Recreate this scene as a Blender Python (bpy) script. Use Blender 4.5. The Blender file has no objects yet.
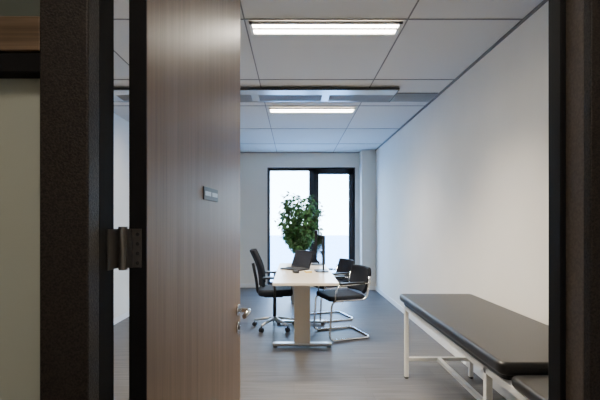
import bpy, bmesh, math, random
from mathutils import Vector, Matrix, noise
random.seed(4)
scene = bpy.context.scene
COL = scene.collection

# ------------------------------------------------------------ materials
def new_mat(name):
    m = bpy.data.materials.new(name); m.use_nodes = True
    nt = m.node_tree
    return m, nt, nt.nodes['Principled BSDF']
def setp(b, **k):
    for a, v in k.items():
        a = a.replace('_', ' ')
        if a in b.inputs: b.inputs[a].default_value = v
def simple(name, col, rough=0.5, metal=0.0, var=0.0, scale=40, bump=0.0, coat=0.0, spec=0.5):
    m, nt, b = new_mat(name)
    c = (*col, 1)
    setp(b, Base_Color=c, Roughness=rough, Metallic=metal, Coat_Weight=coat)
    b.inputs['Specular IOR Level'].default_value = spec
    tc = nt.nodes.new('ShaderNodeTexCoord')
    n = nt.nodes.new('ShaderNodeTexNoise'); n.inputs['Scale'].default_value = scale; n.inputs['Detail'].default_value = 4
    nt.links.new(tc.outputs['Object'], n.inputs['Vector'])
    if var > 0:
        r = nt.nodes.new('ShaderNodeValToRGB')
        r.color_ramp.elements[0].position = 0.35; r.color_ramp.elements[1].position = 0.65
        r.color_ramp.elements[0].color = (*[x*(1-var) for x in col], 1)
        r.color_ramp.elements[1].color = (*[min(1, x*(1+var)) for x in col], 1)
        nt.links.new(n.outputs['Fac'], r.inputs['Fac']); nt.links.new(r.outputs['Color'], b.inputs['Base Color'])
    if bump > 0:
        bp = nt.nodes.new('ShaderNodeBump'); bp.inputs['Strength'].default_value = bump; bp.inputs['Distance'].default_value = 0.002
        nt.links.new(n.outputs['Fac'], bp.inputs['Height']); nt.links.new(bp.outputs['Normal'], b.inputs['Normal'])
    return m
def emis(name, col, s):
    m, nt, b = new_mat(name)
    setp(b, Base_Color=(*col, 1), Emission_Color=(*col, 1), Emission_Strength=s)
    return m

M_wall = simple('wall_paint', (0.80, 0.765, 0.70), 0.75, var=0.015, scale=3, bump=0.08)
M_ceil = simple('ceiling_tile', (0.60, 0.60, 0.59), 0.85, var=0.02, scale=200, bump=0.1)
M_grid = simple('ceiling_grid', (0.18, 0.18, 0.19), 0.6)
M_white = simple('white_lacquer', (0.8, 0.8, 0.79), 0.4)
M_whitesteel = simple('white_powder_steel', (0.78, 0.78, 0.76), 0.35)
M_black = simple('black_rubber', (0.005, 0.005, 0.006), 0.6, spec=0.3)
M_frame = simple('textured_dark_steel', (0.022, 0.017, 0.014), 0.5, var=0.7, scale=260, bump=0.6)
M_frame2 = simple('dark_steel_reveal', (0.17, 0.14, 0.115), 0.5, var=0.15, scale=200, bump=0.2)
M_anth = simple('anthracite_frame', (0.010, 0.014, 0.026), 0.45)
M_chrome = simple('chrome', (0.75, 0.75, 0.76), 0.12, 1.0)
M_alu = simple('brushed_aluminium', (0.6, 0.6, 0.6), 0.32, 1.0)
M_hinge = simple('hinge_steel', (0.24, 0.23, 0.22), 0.35, 1.0)
M_fabric = simple('black_fabric', (0.005, 0.007, 0.014), 0.75, var=0.3, scale=300, bump=0.3, spec=0.3)
M_plastic = simple('black_plastic', (0.006, 0.007, 0.010), 0.4)
M_vinyl = simple('black_vinyl', (0.008, 0.0075, 0.008), 0.36, var=0.1, scale=500, bump=0.15)
M_desk = simple('desk_laminate', (0.60, 0.54, 0.46), 0.3, var=0.03, scale=30)
M_desksteel = simple('desk_column_paint', (0.48, 0.425, 0.36), 0.4)
M_dark = simple('grille_dark', (0.05, 0.05, 0.055), 0.6)
M_slot = simple('grille_slot_grey', (0.16, 0.16, 0.17), 0.6)
M_greymetal = simple('panel_grey_metal', (0.42, 0.43, 0.44), 0.3, 0.5)
M_panel = simple('climate_panel_white', (0.55, 0.56, 0.57), 0.25, 0.3)
M_screen = simple('glossy_screen', (0.01, 0.012, 0.02), 0.1)
M_pot = simple('pot_ceramic', (0.30, 0.30, 0.30), 0.4)
M_soil = simple('soil', (0.03, 0.02, 0.014), 0.9, var=0.4, scale=60, bump=0.6)
M_bark = simple('bark', (0.16, 0.11, 0.075), 0.8, var=0.3, scale=50, bump=0.5)
M_yellow = simple('yellow_notes', (0.75, 0.55, 0.12), 0.6)
M_paper = simple('paper', (0.8, 0.8, 0.78), 0.7)
M_concrete = simple('outdoor_concrete', (0.60, 0.66, 0.72), 0.8, var=0.1, scale=4)
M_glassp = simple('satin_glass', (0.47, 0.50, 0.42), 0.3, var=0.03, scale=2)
M_glassd = simple('satin_glass_dark', (0.11, 0.13, 0.11), 0.3)  # darker grey-green glass of the upper pane
M_lamp = emis('lamp_diffuser', (1.0, 0.91, 0.78), 38)
M_lamp2 = emis('corridor_fill_diffuser', (1.0, 0.87, 0.74), 9.5)  # glow of the added, unseen corridor lamp

def wood(name, c1, c2, c3, axis=2, rough=0.38, sc=1.0):
    m, nt, b = new_mat(name)
    N = nt.nodes.new
    tc = N('ShaderNodeTexCoord'); mp = N('ShaderNodeMapping')
    s = [28*sc]*3; s[axis] = 0.9*sc
    mp.inputs['Scale'].default_value = s
    nt.links.new(tc.outputs['Object'], mp.inputs['Vector'])
    n1 = N('ShaderNodeTexNoise'); n1.inputs['Scale'].default_value = 1.0; n1.inputs['Detail'].default_value = 6; n1.inputs['Distortion'].default_value = 0.4
    nt.links.new(mp.outputs['Vector'], n1.inputs['Vector'])
    mp2 = N('ShaderNodeMapping'); s2 = [140*sc]*3; s2[axis] = 3*sc; mp2.inputs['Scale'].default_value = s2
    nt.links.new(tc.outputs['Object'], mp2.inputs['Vector'])
    n2 = N('ShaderNodeTexNoise'); n2.inputs['Scale'].default_value = 1.0; n2.inputs['Detail'].default_value = 3
    nt.links.new(mp2.outputs['Vector'], n2.inputs['Vector'])
    mx = N('ShaderNodeMath'); mx.operation = 'MULTIPLY_ADD'; mx.inputs[1].default_value = 0.45
    nt.links.new(n2.outputs['Fac'], mx.inputs[0])
    m2 = N('ShaderNodeMath'); m2.operation = 'MULTIPLY'; m2.inputs[1].default_value = 0.55
    nt.links.new(n1.outputs['Fac'], m2.inputs[0]); nt.links.new(m2.outputs[0], mx.inputs[2])
    r = N('ShaderNodeValToRGB'); e = r.color_ramp.elements
    e[0].position = 0.30; e[0].color = (*c1, 1); e[1].position = 0.70; e[1].color = (*c3, 1)
    k = e.new(0.5); k.color = (*c2, 1)
    nt.links.new(mx.outputs[0], r.inputs['Fac']); nt.links.new(r.outputs['Color'], b.inputs['Base Color'])
    setp(b, Roughness=rough)
    bp = N('ShaderNodeBump'); bp.inputs['Strength'].default_value = 0.08; bp.inputs['Distance'].default_value = 0.001
    nt.links.new(mx.outputs[0], bp.inputs['Height']); nt.links.new(bp.outputs['Normal'], b.inputs['Normal'])
    return m
M_door = wood('door_veneer', (0.15, 0.097, 0.065), (0.215, 0.143, 0.098), (0.28, 0.19, 0.135))
M_beam = wood('rough_timber', (0.06, 0.04, 0.022), (0.15, 0.10, 0.058), (0.28, 0.19, 0.115), axis=0, rough=0.6)

def floor_mat():
    m, nt, b = new_mat('vinyl_plank_floor'); N = nt.nodes.new
    tc = N('ShaderNodeTexCoord')
    br = N('ShaderNodeTexBrick'); br.inputs['Scale'].default_value = 1
    br.inputs['Brick Width'].default_value = 1.2; br.inputs['Row Height'].default_value = 0.18
    br.inputs['Mortar Size'].default_value = 0.002; br.inputs['Mortar Smooth'].default_value = 0.3
    br.inputs['Color1'].default_value = (0.066, 0.064, 0.066, 1); br.inputs['Color2'].default_value = (0.082, 0.079, 0.080, 1)
    br.inputs['Mortar'].default_value = (0.043, 0.042, 0.043, 1)
    nt.links.new(tc.outputs['Object'], br.inputs['Vector'])
    mp2 = N('ShaderNodeMapping'); mp2.inputs['Scale'].default_value = (2.0, 45, 1)
    nt.links.new(tc.outputs['Object'], mp2.inputs['Vector'])
    n = N('ShaderNodeTexNoise'); n.inputs['Scale'].default_value = 1.0; n.inputs['Detail'].default_value = 6
    nt.links.new(mp2.outputs['Vector'], n.inputs['Vector'])
    r = N('ShaderNodeValToRGB'); r.color_ramp.elements[0].position = 0.3; r.color_ramp.elements[1].position = 0.7
    r.color_ramp.elements[0].color = (0.6, 0.6, 0.6, 1); r.color_ramp.elements[1].color = (1.3, 1.3, 1.3, 1)
    nt.links.new(n.outputs['Fac'], r.inputs['Fac'])
    mx = N('ShaderNodeMix'); mx.data_type = 'RGBA'; mx.blend_type = 'MULTIPLY'; mx.inputs['Factor'].default_value = 1
    nt.links.new(br.outputs['Color'], mx.inputs['A']); nt.links.new(r.outputs['Color'], mx.inputs['B'])
    nt.links.new(mx.outputs['Result'], b.inputs['Base Color'])
    setp(b, Roughness=0.48)
    return m
M_floor = floor_mat()

def thin_glass():
    m = bpy.data.materials.new('window_glass'); m.use_nodes = True; nt = m.node_tree
    nt.nodes.clear(); N = nt.nodes.new
    o = N('ShaderNodeOutputMaterial'); t = N('ShaderNodeBsdfTransparent'); g = N('ShaderNodeBsdfGlossy'); g.inputs['Roughness'].default_value = 0.02
    t.inputs['Color'].default_value = (0.93, 0.97, 0.98, 1)
    mx = N('ShaderNodeMixShader'); mx.inputs[0].default_value = 0.07
    nt.links.new(t.outputs[0], mx.inputs[1]); nt.links.new(g.outputs[0], mx.inputs[2]); nt.links.new(mx.outputs[0], o.inputs['Surface'])
    return m
M_glass = thin_glass()

def leaf_mat():
    m, nt, b = new_mat('ficus_leaf'); N = nt.nodes.new
    g = N('ShaderNodeNewGeometry'); r = N('ShaderNodeValToRGB')
    r.color_ramp.elements[0].color = (0.012, 0.05, 0.018, 1); r.color_ramp.elements[1].color = (0.16, 0.34, 0.14, 1)
    nt.links.new(g.outputs['Random Per Island'], r.inputs['Fac']); nt.links.new(r.outputs['Color'], b.inputs['Base Color'])
    setp(b, Roughness=0.35)
    tr = N('ShaderNodeBsdfTranslucent'); tr.inputs['Color'].default_value = (0.10, 0.25, 0.06, 1)
    mx = N('ShaderNodeMixShader'); mx.inputs[0].default_value = 0.3
    o = nt.nodes['Material Output']
    nt.links.new(b.outputs[0], mx.inputs[1]); nt.links.new(tr.outputs[0], mx.inputs[2]); nt.links.new(mx.outputs[0], o.inputs['Surface'])
    return m
M_leaf = leaf_mat()

# ------------------------------------------------------------ helpers
def empty(name, loc=(0, 0, 0), rz=0):
    e = bpy.data.objects.new(name, None); e.location = loc; e.rotation_euler = (0, 0, rz)
    e.empty_display_size = 0.1
    COL.objects.link(e); return e
def finish(name, bm, mat, parent=None, bevel=0, seg=3, smooth=False, loc=None, rot=None):
    bmesh.ops.recalc_face_normals(bm, faces=bm.faces)
    me = bpy.data.meshes.new(name); bm.to_mesh(me); bm.free()
    me.materials.append(mat)
    o = bpy.data.objects.new(name, me); COL.objects.link(o)
    if parent: o.parent = parent
    if loc: o.location = loc
    if rot: o.rotation_euler = rot
    if bevel > 0:
        md = o.modifiers.new('bevel', 'BEVEL'); md.width = bevel; md.segments = seg; md.limit_method = 'ANGLE'; md.angle_limit = math.radians(40)
        smooth = True
    if smooth:
        for p in me.polygons: p.use_smooth = True
        if bevel > 0:
            w = o.modifiers.new('wn', 'WEIGHTED_NORMAL'); w.keep_sharp = False
    return o
def box(name, a, b, mat, parent=None, bevel=0, **k):
    bm = bmesh.new(); bmesh.ops.create_cube(bm, size=1)
    for v in bm.verts:
        v.co = Vector([(a[i]+b[i])/2 + v.co[i]*(b[i]-a[i]) for i in range(3)])
    return finish(name, bm, mat, parent, bevel, **k)
def boxes(name, lst, mat, parent=None, bevel=0, **k):
    bm = bmesh.new()
    for a, b in lst:
        r = bmesh.ops.create_cube(bm, size=1)
        for v in r['verts']:
            v.co = Vector([(a[i]+b[i])/2 + v.co[i]*(b[i]-a[i]) for i in range(3)])
    return finish(name, bm, mat, parent, bevel, **k)
def cyl(name, p1, p2, r1, mat, parent=None, r2=None, seg=24, bevel=0):
    p1, p2 = Vector(p1), Vector(p2); d = p2-p1
    bm = bmesh.new()
    bmesh.ops.create_cone(bm, cap_ends=True, segments=seg, radius1=r1, radius2=r1 if r2 is None else r2, depth=d.length)
    mt = Matrix.Translation((p1+p2)/2) @ d.to_track_quat('Z', 'Y').to_matrix().to_4x4()
    bmesh.ops.transform(bm, matrix=mt, verts=bm.verts)
    o = finish(name, bm, mat, parent, bevel)
    for p in o.data.polygons: p.use_smooth = len(p.vertices) == 4
    return o
def fillet(pts, rad, n=6, cyclic=False):
    pts = [Vector(p) for p in pts]; out = []
    L = len(pts)
    for i, p in enumerate(pts):
        if not cyclic and i in (0, L-1): out.append(p); continue
        a = pts[(i-1) % L]; c = pts[(i+1) % L]
        d1 = (a-p); d2 = (c-p); r = min(rad, d1.length*0.45, d2.length*0.45)
        s = p+d1.normalized()*r; e = p+d2.normalized()*r
        for j in range(n+1):
            t = j/n; out.append((1-t)**2*s+2*t*(1-t)*p+t*t*e)
    return out
def tube(name, pts, r, mat, parent=None, rad=0.05, cyclic=False, seg=12):
    P = fillet(pts, rad, 6, cyclic) if rad > 0 else [Vector(p) for p in pts]
    bm = bmesh.new(); rings = []; n = len(P); up = None
    for i, p in enumerate(P):
        if cyclic: t = (P[(i+1) % n]-P[i-1])
        else: t = P[min(i+1, n-1)]-P[max(i-1, 0)]
        t.normalize()
        if up is None:
            up = Vector((0, 0, 1)) if abs(t.z) < 0.9 else Vector((0, 1, 0))
        s = t.cross(up).normalized(); up = s.cross(t).normalized()
        rr = r[i] if isinstance(r, list) else r
        rings.append([bm.verts.new(p+(s*math.cos(a)+up*math.sin(a))*rr) for a in [2*math.pi*k/seg for k in range(seg)]])
    for i in range(n if cyclic else n-1):
        A = rings[i]; B = rings[(i+1) % n]
        for k in range(seg):
            bm.faces.new([A[k], A[(k+1) % seg], B[(k+1) % seg], B[k]])
    if not cyclic:
        bm.faces.new(rings[0][::-1]); bm.faces.new(rings[-1])
    o = finish(name, bm, mat, parent)
    for p in o.data.polygons: p.use_smooth = len(p.vertices) == 4
    return o
def prism(name, x0, y0, x1, y1, z0, z1, cr, mat, parent=None, bevel=0.01, seg=4):
    pts = fillet([(x0, y0, 0), (x1, y0, 0), (x1, y1, 0), (x0, y1, 0)], cr, 8, True)
    bm = bmesh.new()
    lo = [bm.verts.new((p.x, p.y, z0)) for p in pts]; hi = [bm.verts.new((p.x, p.y, z1)) for p in pts]
    bm.faces.new(lo[::-1]); bm.faces.new(hi); n = len(pts)
    for i in range(n): bm.faces.new([lo[i], lo[(i+1) % n], hi[(i+1) % n], hi[i]])
    return finish(name, bm, mat, parent, bevel, seg)
def shell(name, fn, nu, nv, thick, mat, parent=None):
    bm = bmesh.new()
    g = [[bm.verts.new(fn(i/nu, j/nv)) for j in range(nv+1)] for i in range(nu+1)]
    for i in range(nu):
        for j in range(nv):
            bm.faces.new([g[i][j], g[i+1][j], g[i+1][j+1], g[i][j+1]])
    o = finish(name, bm, mat, parent, smooth=True)
    s = o.modifiers.new('sol', 'SOLIDIFY'); s.thickness = thick; s.offset = 0
    b = o.modifiers.new('bev', 'BEVEL'); b.width = thick*0.4; b.segments = 3; b.limit_method = 'ANGLE'
    return o

# ------------------------------------------------------------ room shell
XR = 1.58; XL = -2.3; YF0 = 0.745; YF1 = 0.857; YB = 8.0; H = 2.70
CY0 = -1.1; CXL = -3.0; CXR = 3.0
box('floor', (CXL, CY0, -0.1), (CXR, YB+0.2, 0.0), M_floor)
box('ceiling', (XL, YF1, H), (XR, YB, H+0.1), M_ceil)
box('ceiling_corridor', (CXL, CY0, 2.75), (CXR, YF0, 2.85), M_ceil)
box('wall_right', (XR, YF1, 0), (XR+0.12, YB+0.2, H+0.15), M_wall)
box('wall_left', (XL-0.12, YF1, 0), (XL, YB+0.2, H+0.15), M_wall)
WX0, WX1, WZ0, WZ1 = -0.53, 1.22, 0.04, 2.40
boxes('wall_back', [((XL, YB, 0), (WX0, YB+0.2, H+0.1)), ((WX1, YB, 0), (XR, YB+0.2, H+0.1)),
                    ((WX0, YB, WZ1), (WX1, YB+0.2, H+0.1)), ((WX0, YB, 0), (WX1, YB+0.2, WZ0))], M_wall)
box('wall_pillar', (1.31, 7.72, 0), (XR, YB, H), M_wall)
FL0, FL1 = -0.475, -0.3835    # left jamb
FR0, FR1 = 0.547, 0.65
SL = -1.35
OPH = 2.56
boxes('wall_front', [((CXL, YF0, 0), (SL, YF1, 2.85)), ((FR1, YF0, 0), (CXR, YF1, 2.85)), ((SL, YF0, OPH+0.09), (FR1, YF1, 2.85))], M_wall)
box('wall_corridor_back', (CXL, CY0-0.1, 0), (CXR, CY0, 2.85), M_wall)
box('wall_corridor_left', (CXL-0.1, CY0-0.1, 0), (CXL, YF1, 2.85), M_wall)
box('wall_corridor_right', (CXR, CY0-0.1, 0), (CXR+0.1, YF1, 2.85), M_wall)

# baseboards / dark strips for the shadow gaps
box('baseboard_right', (XR-0.014, YF1, 0), (XR, 7.72, 0.075), M_white, bevel=0.003)
box('baseboard_back', (XL, YB-0.014, 0), (WX0, YB, 0.075), M_white, bevel=0.003)
box('baseboard_left', (XL, YF1, 0), (XL+0.014, YB-0.014, 0.075), M_white, bevel=0.003)
box('baseboard_pillar', (1.30, 7.706, 0), (XR-0.014, 7.72, 0.075), M_white, bevel=0.003)
box('shadow_gap_strip_1', (XR-0.018, YF1, H-0.016), (XR, 7.72, H), M_grid)  # dark strip stands in for the shadow gap along the right wall
box('shadow_gap_strip_2', (XL, YB-0.018, H-0.012), (1.31, YB, H), M_grid)  # same dark shadow-gap strip along the back wall

# ceiling grid
gl = []
for x in (-1.46, -0.34, 0.78):
    gl.append(((x-0.005, YF1, H-0.004), (x+0.005, YB, H)))
for y in (1.55, 2.74, 3.90, 4.78, 5.95, 7.1):
    gl.append(((XL, y-0.006, H-0.004), (XR, y+0.006, H)))
boxes('trim_3', gl, M_grid)

# luminaires
def luminaire(name, x0, x1, y0, y1, z, mat, power=0, spread=110):
    e = empty(name, ((x0+x1)/2, (y0+y1)/2, z))
    w = (x1-x0)/2; d = (y1-y0)/2
    boxes('housing', [((-w, -d, -0.02), (w, -d+0.015, 0)), ((-w, d-0.015, -0.02), (w, d, 0)),
                      ((-w, -d, -0.02), (-w+0.02, d, 0)), ((w-0.02, -d, -0.02), (w, d, 0))], M_whitesteel, e)
    boxes('diffuser', [((-w+0.02, -d+0.015, -0.010), (w-0.02, -0.012, -0.004)), ((-w+0.02, 0.012, -0.010), (w-0.02, d-0.015, -0.004))], mat, e)
    boxes('center_reflector', [((-w+0.02, -0.012, -0.016), (w-0.02, 0.012, -0.002))], M_whitesteel, e)
    n = 26
    boxes('louvre', [((-w+0.03+i*(2*w-0.06)/n-0.001, -d+0.015, -0.018), (-w+0.03+i*(2*w-0.06)/n+0.001, d-0.015, -0.011)) for i in range(n+1)], M_alu, e)
    if power:
        L = bpy.data.lights.new('lamp', 'AREA'); L.shape = 'RECTANGLE'; L.size = 2*w-0.05; L.size_y = 2*d-0.04
        L.energy = power; L.color = (1.0, 0.87, 0.68); L.spread = math.radians(spread)
        lo = bpy.data.objects.new('lamp', L); COL.objects.link(lo); lo.parent = e; lo.location = (0, 0, -0.021)
    return e
luminaire('unseen_fill_light', -0.31, 0.75, 2.755, 2.925, H-0.004, M_lamp, 74, 108)
luminaire('unseen_fill_light', -0.31, 0.75, 4.84, 5.01, H-0.004, M_lamp, 42, 112)
luminaire('unseen_fill_light', -1.95, -0.89, 1.90, 2.07, H-0.004, M_lamp, 6)  # added lamp out of view, gives the room more light
luminaire('unseen_fill_light', -1.90, -0.84, 4.84, 5.01, H-0.004, M_lamp, 10)  # second added lamp, kept hidden behind the door leaf
luminaire('corridor_fill_light', -0.5, 0.7, -0.75, -0.15, 2.745, M_lamp2)  # unseen lamp behind the camera, added to brighten the door leaf

# climate panel + grille
e = empty('climate_ceiling_panel', (0, 0, 0))
box('panel_body', (-2.2, 4.10, 2.662), (1.07, 4.50, 2.684), M_panel, e, bevel=0.003)
boxes('panel_edges', [((-2.2, 4.090, 2.660), (1.08, 4.10, 2.684)), ((1.07, 4.10, 2.660), (1.08, 4.50, 2.684)), ((-2.2, 4.50, 2.660), (1.08, 4.51, 2.684))], M_dark, e)
sl = []
for g_ in range(4):
    x0 = -1.90+g_*0.76
    for i in range(7):
        sl.append(((x0, 4.27+i*0.03, 2.6595), (x0+0.68, 4.286+i*0.03, 2.6625)))
boxes('panel_slots', sl, M_slot, e)
boxes('panel_hangers', [((x-0.01, y-0.01, 2.684), (x+0.01, y+0.01, H)) for x in (-1.8, -0.4, 0.9) for y in (4.18, 4.44)], M_dark, e)
e = empty('air_grille', (0, 0, 0))
box('grille_back', (-2.2, 4.30, H-0.006), (XR-0.03, 4.60, H), M_slot, e)
boxes('grille_slats', [((-2.2, 4.31+i*0.034, H-0.012), (XR-0.03, 4.322+i*0.034, H-0.006)) for i in range(9)], M_greymetal, e)

# ------------------------------------------------------------ window
w = empty('window_1', (0, 0, 0))
ya, yb = YB+0.05, YB+0.12
boxes('outer_frame', [((WX0, ya, WZ0), (WX0+0.05, yb, WZ1)), ((WX1-0.05, ya, WZ0), (WX1, yb, WZ1)),
                      ((WX0, ya, WZ1-0.06), (WX1, yb, WZ1)), ((WX0, ya, WZ0), (WX1, yb, WZ0+0.06)), ((0.30, ya, WZ0), (0.40, yb, WZ1))], M_anth, w, bevel=0.004)
sy0, sy1 = ya-0.025, ya+0.05
boxes('sash', [((0.385, sy0, WZ0+0.04), (0.50, sy1, WZ1-0.04)), ((1.10, sy0, WZ0+0.04), (1.19, sy1, WZ1-0.04)),
               ((0.385, sy0, WZ1-0.13), (1.19, sy1, WZ1-0.04)), ((0.385, sy0, WZ0+0.04), (1.19, sy1, WZ0+0.15))], M_anth, w, bevel=0.004)
box('glass_fixed', (WX0+0.05, ya+0.03, WZ0+0.06), (0.30, ya+0.04, WZ1-0.06), M_glass, w)
box('glass_sash', (0.50, ya+0.01, WZ0+0.15), (1.10, ya+0.02, WZ1-0.13), M_glass, w)
boxes('handle', [((0.43, sy0-0.012, 1.0), (0.46, sy0, 1.14)), ((0.437, sy0-0.05, 1.06), (0.453, sy0, 1.08)), ((0.437, sy0-0.055, 0.95), (0.453, sy0-0.04, 1.08))], M_alu, w, bevel=0.003)
boxes('reveal', [((WX0-0.001, YB-0.004, WZ0), (WX0+0.012, ya, WZ1)), ((WX1-0.012, YB-0.004, WZ0), (WX1+0.001, ya, WZ1)), ((WX0, YB-0.004, WZ1-0.012), (WX1, ya, WZ1+0.001))], M_anth, w)
# outdoors
box('terrace_ground', (-30, YB+0.2, -0.12), (30, 40, -0.02), M_concrete)

# ------------------------------------------------------------ door frame
f = empty('door_frame', (0, 0, 0))
box('jamb_hinge_face', (FL0, YF0, 0), (FL1, YF0+0.045, OPH), M_frame, f, bevel=0.004)
box('jamb_hinge_reveal', (FL0, YF0+0.045, 0), (FL1-0.001, YF1-0.002, OPH), M_black, f, bevel=0.002)
box('jamb_lock_face', (FR0+0.006, YF0, 0), (FR1, YF0+0.02, OPH), M_frame, f, bevel=0.003)
box('jamb_lock_reveal', (FR0+0.006, YF0+0.02, 0), (FR1, YF0+0.070, OPH), M_frame2, f, bevel=0.002)
box('jamb_lock_seal', (FR0-0.004, YF0+0.070, 0), (FR1, YF1-0.002, OPH), M_black, f, bevel=0.002)
box('head', (FL0, YF0, OPH), (FR1, YF1-0.002, OPH+0.09), M_frame, f, bevel=0.003)

# sidelight with satin glass
s = empty('window_2', (0, 0, 0))
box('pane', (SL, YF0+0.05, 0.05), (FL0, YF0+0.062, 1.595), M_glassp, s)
box('transom', (SL, YF0+0.015, 1.595), (FL0, YF0+0.075, 1.632), M_black, s, bevel=0.002)
box('timber_rail', (SL, YF0+0.01, 1.633), (FL0-0.004, YF0+0.08, 1.70), M_beam, s, bevel=0.004)
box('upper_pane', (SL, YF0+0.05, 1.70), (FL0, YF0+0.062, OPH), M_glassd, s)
box('head_rail', (SL, YF0, OPH), (FL0, YF1-0.002, OPH+0.09), M_frame, s)
box('bottom_rail', (SL, YF0, 0), (FL0, YF1-0.002, 0.05), M_frame, s)

# ------------------------------------------------------------ door leaf
ang = math.atan2(0.93, 0.083)  # direction of leaf from hinge
d = empty('door_1', (-0.325, 0.88, 0), ang)   # local +x runs along leaf, local -y is the visible (+X world) face
DW, DT, DH = 0.93, 0.04, 2.5
box('leaf', (0.004, 0.0, 0.01), (DW, DT, DH), M_door, d, bevel=0.0015)
boxes('edge_strip', [((0.0, 0.0005, 0.01), (0.004, DT-0.0005, DH))], M_black, d)
hz = 1.255
boxes('hinge_plate_leaf', [((-0.003, 0.010, hz-0.045), (0.0, 0.036, hz+0.04))], M_hinge, d, bevel=0.001)
for i, z in enumerate((0.25, hz, 2.2)):
    cyl('hinge_knuckle_%d' % (i+1), (-0.010, 0.048, z-0.05), (-0.010, 0.048, z+0.045), 0.0095, M_hinge, d, bevel=0.001)
    boxes('hinge_arm_%d' % (i+1), [((-0.010, 0.028, z-0.045), (-0.003, 0.047, z+0.04))], M_hinge, d)
for k in range(4):
    cyl('hinge_screw_%d' % (k+1), (-0.0045, 0.018, hz-0.035+k*0.021), (-0.003, 0.018, hz-0.035+k*0.021), 0.004, M_dark, d, seg=12)
# lever handles both sides
for sgn, nm in ((-1, 'front'), (1, 'rear')):
    y0 = 0 if sgn < 0 else DT
    hx = DW-0.06; zz = 0.925
    cyl('rose_'+nm, (hx, y0, zz), (hx, y0+sgn*0.008, zz), 0.026, M_chrome, d, bevel=0.002)
    cyl('key_rose_'+nm, (hx, y0, zz-0.075), (hx, y0+sgn*0.008, zz-0.075), 0.026, M_chrome, d, bevel=0.002)
    cyl('cylinder_'+nm, (hx, y0, zz-0.075), (hx, y0+sgn*0.012, zz-0.075), 0.009, M_dark, d)
    tube('lever_'+nm, [(hx, y0, zz), (hx, y0+sgn*0.055, zz), (hx-0.115, y0+sgn*0.055, zz)], 0.0095, M_chrome, d, rad=0.018)
boxes('latch_plate', [((DW, 0.008, 0.80), (DW+0.002, 0.032, 1.0))], M_alu, d)
# occupancy indicator, 0.86-0.93 of the way... fixed measured position on the leaf
def ray_s(px):
    a = (294-px)/400; return (0.325-a*0.88)/(a*0.996+0.0889)
s0, s1 = ray_s(203), ray_s(217)
zc = 1.402
box('sign_body', (s0, -0.004, zc-0.02), (s1, 0, zc+0.022), M_plastic, d, bevel=0.001)
boxes('sign_fields', [((s0+0.010, -0.005, zc-0.006), ((s0+s1)/2-0.006, -0.004, zc+0.008)), (((s0+s1)/2+0.006, -0.005, zc-0.006), (s1-0.010, -0.004, zc+0.008))], M_greymetal, d)
boxes('jamb_hinge_plate', [((FL1-0.001, YF1-0.035, hz-0.045), (FL1+0.002, YF1+0.012, hz+0.04))], M_hinge, f)

# ------------------------------------------------------------ desk
DX0, DX1, DY0, DY1 = -0.20, 0.42, 3.72, 5.55
e = empty('office_desk', (0, 0, 0))
box('desktop', (DX0, DY0, 0.715), (DX1, DY1, 0.742), M_desk, e, bevel=0.003)
for i, y in enumerate((4.20, 5.15)):
    cx = 0.085
    box('column_%d' % (i+1), (cx-0.085, y-0.035, 0.04), (cx+0.085, y+0.035, 0.69), M_desksteel, e, bevel=0.012)
    box('foot_%d' % (i+1), (cx-0.31, y-0.035, 0.012), (cx+0.31, y+0.035, 0.045), M_alu, e, bevel=0.010)
    boxes('glide_%d' % (i+1), [((cx-0.30, y-0.02, 0), (cx-0.26, y+0.02, 0.013)), ((cx+0.26, y-0.02, 0), (cx+0.30, y+0.02, 0.013))], M_plastic, e)
    box('top_bracket_%d' % (i+1), (cx-0.28, y-0.03, 0.69), (cx+0.28, y+0.03, 0.715), M_alu, e, bevel=0.003)
boxes('beams', [((0.02, 4.2, 0.65), (0.05, 5.15, 0.69)), ((0.12, 4.2, 0.65), (0.15, 5.15, 0.69))], M_alu, e)

ZT = 0.742
m = empty('computer_monitor', (0.31, 4.62, ZT), math.radians(-87))
prism('base', -0.11, -0.07, 0.11, 0.08, 0, 0.012, 0.03, M_plastic, m, 0.004)
box('neck', (-0.02, 0.02, 0.01), (0.02, 0.04, 0.30), M_plastic, m, bevel=0.004)
box('screen_housing', (-0.26, -0.015, 0.10), (0.26, 0.018, 0.42), M_plastic, m, bevel=0.006)
box('screen_glass', (-0.25, -0.0165, 0.112), (0.25, -0.0145, 0.41), M_screen, m)
m = empty('computer_monitor', (0.30, 5.33, ZT), math.radians(-95))
prism('base', -0.09, -0.07, 0.09, 0.08, 0, 0.012, 0.03, M_plastic, m, 0.004)
box('neck', (-0.02, 0.02, 0.01), (0.02, 0.04, 0.30), M_plastic, m, bevel=0.004)
box('screen_housing', (-0.20, -0.015, 0.16), (0.20, 0.018, 0.46), M_plastic, m, bevel=0.006)
box('screen_glass', (-0.19, -0.0165, 0.172), (0.19, -0.0145, 0.45), M_screen, m)
# laptop
l = empty('laptop_computer', (0.01, 4.78, ZT), math.radians(-42))
box('keyboard_deck', (-0.15, -0.10, 0.0), (0.15, 0.10, 0.018), M_plastic, l, bevel=0.005)
boxes('keys', [((-0.13+i*0.022, -0.02+j*0.024, 0.018), (-0.112+i*0.022, 0.0+j*0.024, 0.021)) for i in range(12) for j in range(4)], M_dark, l)
box('lid', (-0.15, -0.006, 0), (0.15, 0.006, 0.22), M_plastic, l, bevel=0.004, loc=(0, 0.095, 0.018), rot=(math.radians(-25), 0, 0))
box('display', (-0.14, -0.008, 0.012), (0.14, -0.006, 0.21), M_screen, l, loc=(0, 0.095, 0.018), rot=(math.radians(-25), 0, 0))
mo = empty('computer_mouse', (0.02, 4.45, ZT), 0.4)
prism('shell', -0.03, -0.05, 0.03, 0.05, 0, 0.03, 0.028, M_plastic, mo, 0.012)
box('wheel', (-0.004, 0.015, 0.025), (0.004, 0.035, 0.033), M_dark, mo)
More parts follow.
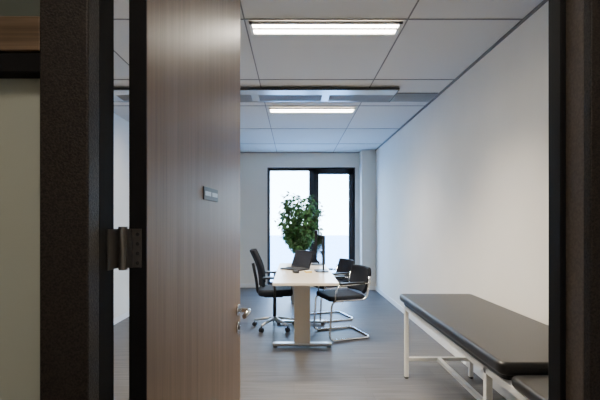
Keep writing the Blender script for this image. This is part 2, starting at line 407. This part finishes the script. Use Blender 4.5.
n = empty('sticky_note_pad', (0.16, 4.50, ZT), 0.3)
box('pad', (-0.035, -0.035, 0), (0.035, 0.035, 0.02), M_yellow, n)
box('top_sheet', (-0.035, -0.035, 0.02), (0.034, 0.034, 0.0206), M_paper, n)

# ------------------------------------------------------------ swivel chair (faces +x)
def swivel(loc, rz):
    c = empty('office_swivel_chair', loc, rz)
    for i in range(5):
        a = 2*math.pi*i/5+0.3; ca, sa = math.cos(a), math.sin(a)
        tube('base_leg_%d' % (i+1), [(0.02*ca, 0.02*sa, 0.115), (0.15*ca, 0.15*sa, 0.10), (0.27*ca, 0.27*sa, 0.075)], [0.022, 0.018, 0.013], M_alu, c, rad=0)
        cyl('caster_stem_%d' % (i+1), (0.265*ca, 0.265*sa, 0.04), (0.265*ca, 0.265*sa, 0.078), 0.007, M_plastic, c)
        for s_ in (-1, 1):
            o = Vector((0.265*ca, 0.265*sa, 0.027)); t = Vector((-sa, ca, 0))*0.018*s_
            cyl('caster_%d_%s' % (i+1, 'ab'[s_ > 0]), o+t*0.3, o+t*1.2, 0.027, M_plastic, c, bevel=0.003)
    cyl('hub', (0, 0, 0.09), (0, 0, 0.14), 0.035, M_alu, c, bevel=0.005)
    cyl('gas_lift', (0, 0, 0.13), (0, 0, 0.40), 0.022, M_plastic, c)
    box('mechanism', (-0.13, -0.08, 0.385), (0.10, 0.08, 0.43), M_plastic, c, bevel=0.01)
    prism('seat', -0.20, -0.235, 0.22, 0.235, 0.42, 0.50, 0.09, M_fabric, c, 0.03, 5)
    def back(u, v):
        z = 0.53+v*0.44; y = (u-0.5)*(0.44-0.10*abs(v-0.45)**1.5*2)
        x = -0.18-0.05*math.sin(v*math.pi*1.1)*-0.6-0.11*v+0.22*((u-0.5)**2)
        return (x, y, z)
    shell('backrest', back, 14, 14, 0.035, M_fabric, c)
    tube('back_spine', [(-0.08, 0, 0.41), (-0.21, 0, 0.42), (-0.225, 0, 0.58), (-0.27, 0, 0.80)], 0.018, M_plastic, c, rad=0.07)
    for s_ in (-1, 1):
        tube('arm_support_%s' % 'ab'[s_ > 0], [(0.0, s_*0.18, 0.425), (0.0, s_*0.27, 0.43), (0.0, s_*0.27, 0.64)], 0.014, M_plastic, c, rad=0.04)
        prism('arm_pad_%s' % 'ab'[s_ > 0], -0.14, s_*0.27-0.035, 0.08, s_*0.27+0.035, 0.64, 0.665, 0.025, M_plastic, c, 0.008)
    return c
swivel((-0.24, 4.97, 0), math.radians(3))

# ------------------------------------------------------------ cantilever visitor chair (faces +x locally)
def visitor(loc, rz):
    c = empty('cantilever_visitor_chair', loc, rz)
    W = 0.24
    path = [(-0.24, -W, 0.70), (-0.20, -W, 0.44), (0.22, -W, 0.44), (0.25, -W, 0.012), (-0.25, -W, 0.012),
            (-0.25, W, 0.012), (0.25, W, 0.012), (0.22, W, 0.44), (-0.20, W, 0.44), (-0.24, W, 0.70)]
    tube('chrome_frame', path, 0.0115, M_chrome, c, rad=0.07)
    tube('seat_cross_tube', [(0.10, -W, 0.43), (0.10, W, 0.43)], 0.01, M_chrome, c, rad=0)
    prism('seat', -0.20, -0.225, 0.24, 0.225, 0.43, 0.49, 0.06, M_fabric, c, 0.022, 5)
    def back(u, v):
        z = 0.50+v*0.29; y = (u-0.5)*0.45
        x = -0.215-0.08*v-0.02*math.sin(v*math.pi)+0.10*((u-0.5)**2)*2-0.01
        if v > 0.8 or v < 0.2: y *= 1-0.5*(max(v-0.8, 0.2-v))
        return (x, y, z)
    shell('backrest', back, 14, 10, 0.04, M_fabric, c)
    for s_ in (-1, 1):
        n_ = 'ab'[s_ > 0]
        tube('arm_tube_'+n_, [(0.19, s_*(W+0.012), 0.44), (0.17, s_*(W+0.02), 0.61), (-0.235, s_*(W+0.012), 0.625)], 0.010, M_chrome, c, rad=0.06)
        prism('arm_pad_'+n_, -0.17, s_*(W+0.018)-0.022, 0.13, s_*(W+0.018)+0.022, 0.62, 0.642, 0.018, M_plastic, c, 0.007)
    return c
visitor((0.55, 4.66, 0), math.radians(198))
visitor((0.49, 5.50, 0), math.radians(200))

# ------------------------------------------------------------ potted ficus
px, py = 0.09, 6.55
t = empty('potted_ficus_tree', (px, py, 0))
def lathe(name, prof, mat, parent, seg=32):
    bm = bmesh.new(); R = []
    for r_, z_ in prof: R.append([bm.verts.new((r_*math.cos(2*math.pi*k/seg), r_*math.sin(2*math.pi*k/seg), z_)) for k in range(seg)])
    for i in range(len(R)-1):
        for k in range(seg): bm.faces.new([R[i][k], R[i][(k+1) % seg], R[i+1][(k+1) % seg], R[i+1][k]])
    bm.faces.new(R[0][::-1]); bm.faces.new(R[-1])
    o = finish(name, bm, mat, parent, smooth=True); return o
lathe('pot', [(0.13, 0), (0.14, 0.01), (0.18, 0.32), (0.185, 0.33), (0.185, 0.34), (0.165, 0.34), (0.16, 0.30)], M_pot, t)
lathe('soil', [(0.158, 0.29), (0.158, 0.305), (0.10, 0.312)], M_soil, t)
for s_ in range(3):
    pts = []
    for i in range(14):
        z = 0.30+i*0.055; a = i*0.7+s_*2.1
        pts.append((0.022*math.cos(a), 0.022*math.sin(a), z))
    tube('trunk_%d' % (s_+1), pts, 0.013, M_bark, t, rad=0, seg=8)
bmL = bmesh.new()
def leaf(bm, pos, dirv, L, Wd):
    dirv = dirv.normalized(); up = Vector((random.uniform(-.7, .7), random.uniform(-1.0, .3), 1)).normalized()
    s = dirv.cross(up)
    if s.length < 0.1: s = Vector((1, 0, 0))
    s.normalize(); nrm = s.cross(dirv).normalized()
    ps = [(0, 0, 0), (0.3, 0.42, .06), (0.65, 0.42, .03), (1, 0, -.12), (0.65, -0.42, .03), (0.3, -0.42, .06), (0.3, 0, -.01), (0.65, 0, -.04)]
    v = [bm.verts.new(pos+dirv*(a*L)+s*(b*Wd)+nrm*(c_*L)) for a, b, c_ in ps]
    for q in ((0, 1, 6), (1, 2, 7, 6), (2, 3, 7), (3, 4, 7), (4, 5, 6, 7), (5, 0, 6)): bm.faces.new([v[i] for i in q])
NB = 86
for i in range(NB):
    z0 = random.uniform(0.75, 1.10)
    th = i*2.399+random.uniform(-.3, .3); ph = (i+0.5)/NB
    zt = 0.82+0.96*ph
    rmax = 0.36*math.sin(math.pi*min(1, (0.09+0.91*(1-ph))**0.88))**0.75+0.03
    rr = rmax*random.uniform(0.6, 1.0)
    tip = Vector((rr*math.cos(th), rr*math.sin(th), zt)); st = Vector((0, 0, min(z0, zt-0.05)))
    mid = (st+tip)/2+Vector((0, 0, 0.05))
    pts = [st, (st+mid)/2, mid, (mid+tip)/2, tip]
    tube('branch_%d' % (i+1), pts, [0.007, 0.006, 0.005, 0.004, 0.002], M_bark, t, rad=0, seg=6)
    for k_ in range(40):
        u = 1-0.8*random.random()**1.3
        q = st.lerp(mid, u*2) if u < 0.5 else mid.lerp(tip, u*2-1)
        q = q+Vector((random.gauss(0, .03), random.gauss(0, .03), random.gauss(0, .03)))
        dv = Vector((math.cos(th), math.sin(th), 0))*0.5+Vector((random.uniform(-1, 1), random.uniform(-1, 1), random.uniform(-1.0, 0.4)))
        leaf(bmL, q, dv, random.uniform(0.055, 0.095), random.uniform(0.034, 0.052))
me = bpy.data.meshes.new('foliage'); bmL.to_mesh(me); bmL.free(); me.materials.append(M_leaf)
o = bpy.data.objects.new('foliage', me); COL.objects.link(o); o.parent = t

# ------------------------------------------------------------ treatment bench
b_ = empty('treatment_bench', (0, 0, 0))
prism('main_pad', 0.90, 1.74, 1.53, 3.45, 0.635, 0.695, 0.05, M_vinyl, b_, 0.022, 5)
prism('pad_board', 0.93, 1.77, 1.50, 3.42, 0.608, 0.636, 0.04, M_plastic, b_, 0.003)
hp = prism('head_pad', 0.92, 1.22, 1.51, 1.725, 0.607, 0.655, 0.05, M_vinyl, b_, 0.020, 5)
R_ = 0.016
fr = []
lx0, lx1, ly0, ly1 = 0.945, 1.485, 1.95, 3.36
for x in (lx0, lx1):
    for y in (ly0, ly1):
        fr.append(((x-R_, y-R_, 0.012), (x+R_, y+R_, 0.575)))
for y in (ly0, ly1):
    fr.append(((lx0, y-R_*0.9, 0.145), (lx1, y+R_*0.9, 0.175)))
    fr.append(((lx0-R_, y-R_, 0.575), (lx1+R_, y+R_, 0.607)))
for x in (lx0, lx1):
    fr.append(((x-R_, 1.30, 0.575), (x+R_, ly1, 0.607)))
fr.append((((lx0+lx1)/2-R_, ly0, 0.143), ((lx0+lx1)/2+R_, ly1, 0.173)))
boxes('steel_frame', fr, M_whitesteel, b_, bevel=0.003)
for i, (x, y) in enumerate([(lx0, ly0), (lx0, ly1), (lx1, ly0), (lx1, ly1)]):
    cyl('foot_%d' % (i+1), (x, y, 0), (x, y, 0.014), 0.018, M_plastic, b_)

# ------------------------------------------------------------ world + camera
wd = bpy.data.worlds.new('overcast_sky'); scene.world = wd; wd.use_nodes = True
nt = wd.node_tree; bg = nt.nodes['Background']
tc = nt.nodes.new('ShaderNodeTexCoord'); sx = nt.nodes.new('ShaderNodeSeparateXYZ'); r = nt.nodes.new('ShaderNodeValToRGB')
nt.links.new(tc.outputs['Generated'], sx.inputs[0]); nt.links.new(sx.outputs['Z'], r.inputs['Fac'])
r.color_ramp.elements[0].color = (0.66, 0.83, 1.0, 1); r.color_ramp.elements[1].color = (0.22, 0.48, 1.0, 1); r.color_ramp.elements[1].position = 0.6
nt.links.new(r.outputs['Color'], bg.inputs['Color'])
bg.inputs['Strength'].default_value = 23.0

cam = bpy.data.cameras.new('camera'); co = bpy.data.objects.new('camera', cam); COL.objects.link(co)
co.location = (0, 0, 1.31); co.rotation_euler = (math.pi/2, 0, 0)
cam.sensor_width = 36; cam.lens = 24
cam.shift_x = 6/600; cam.shift_y = 22/600
cam.clip_start = 0.02
scene.camera = co
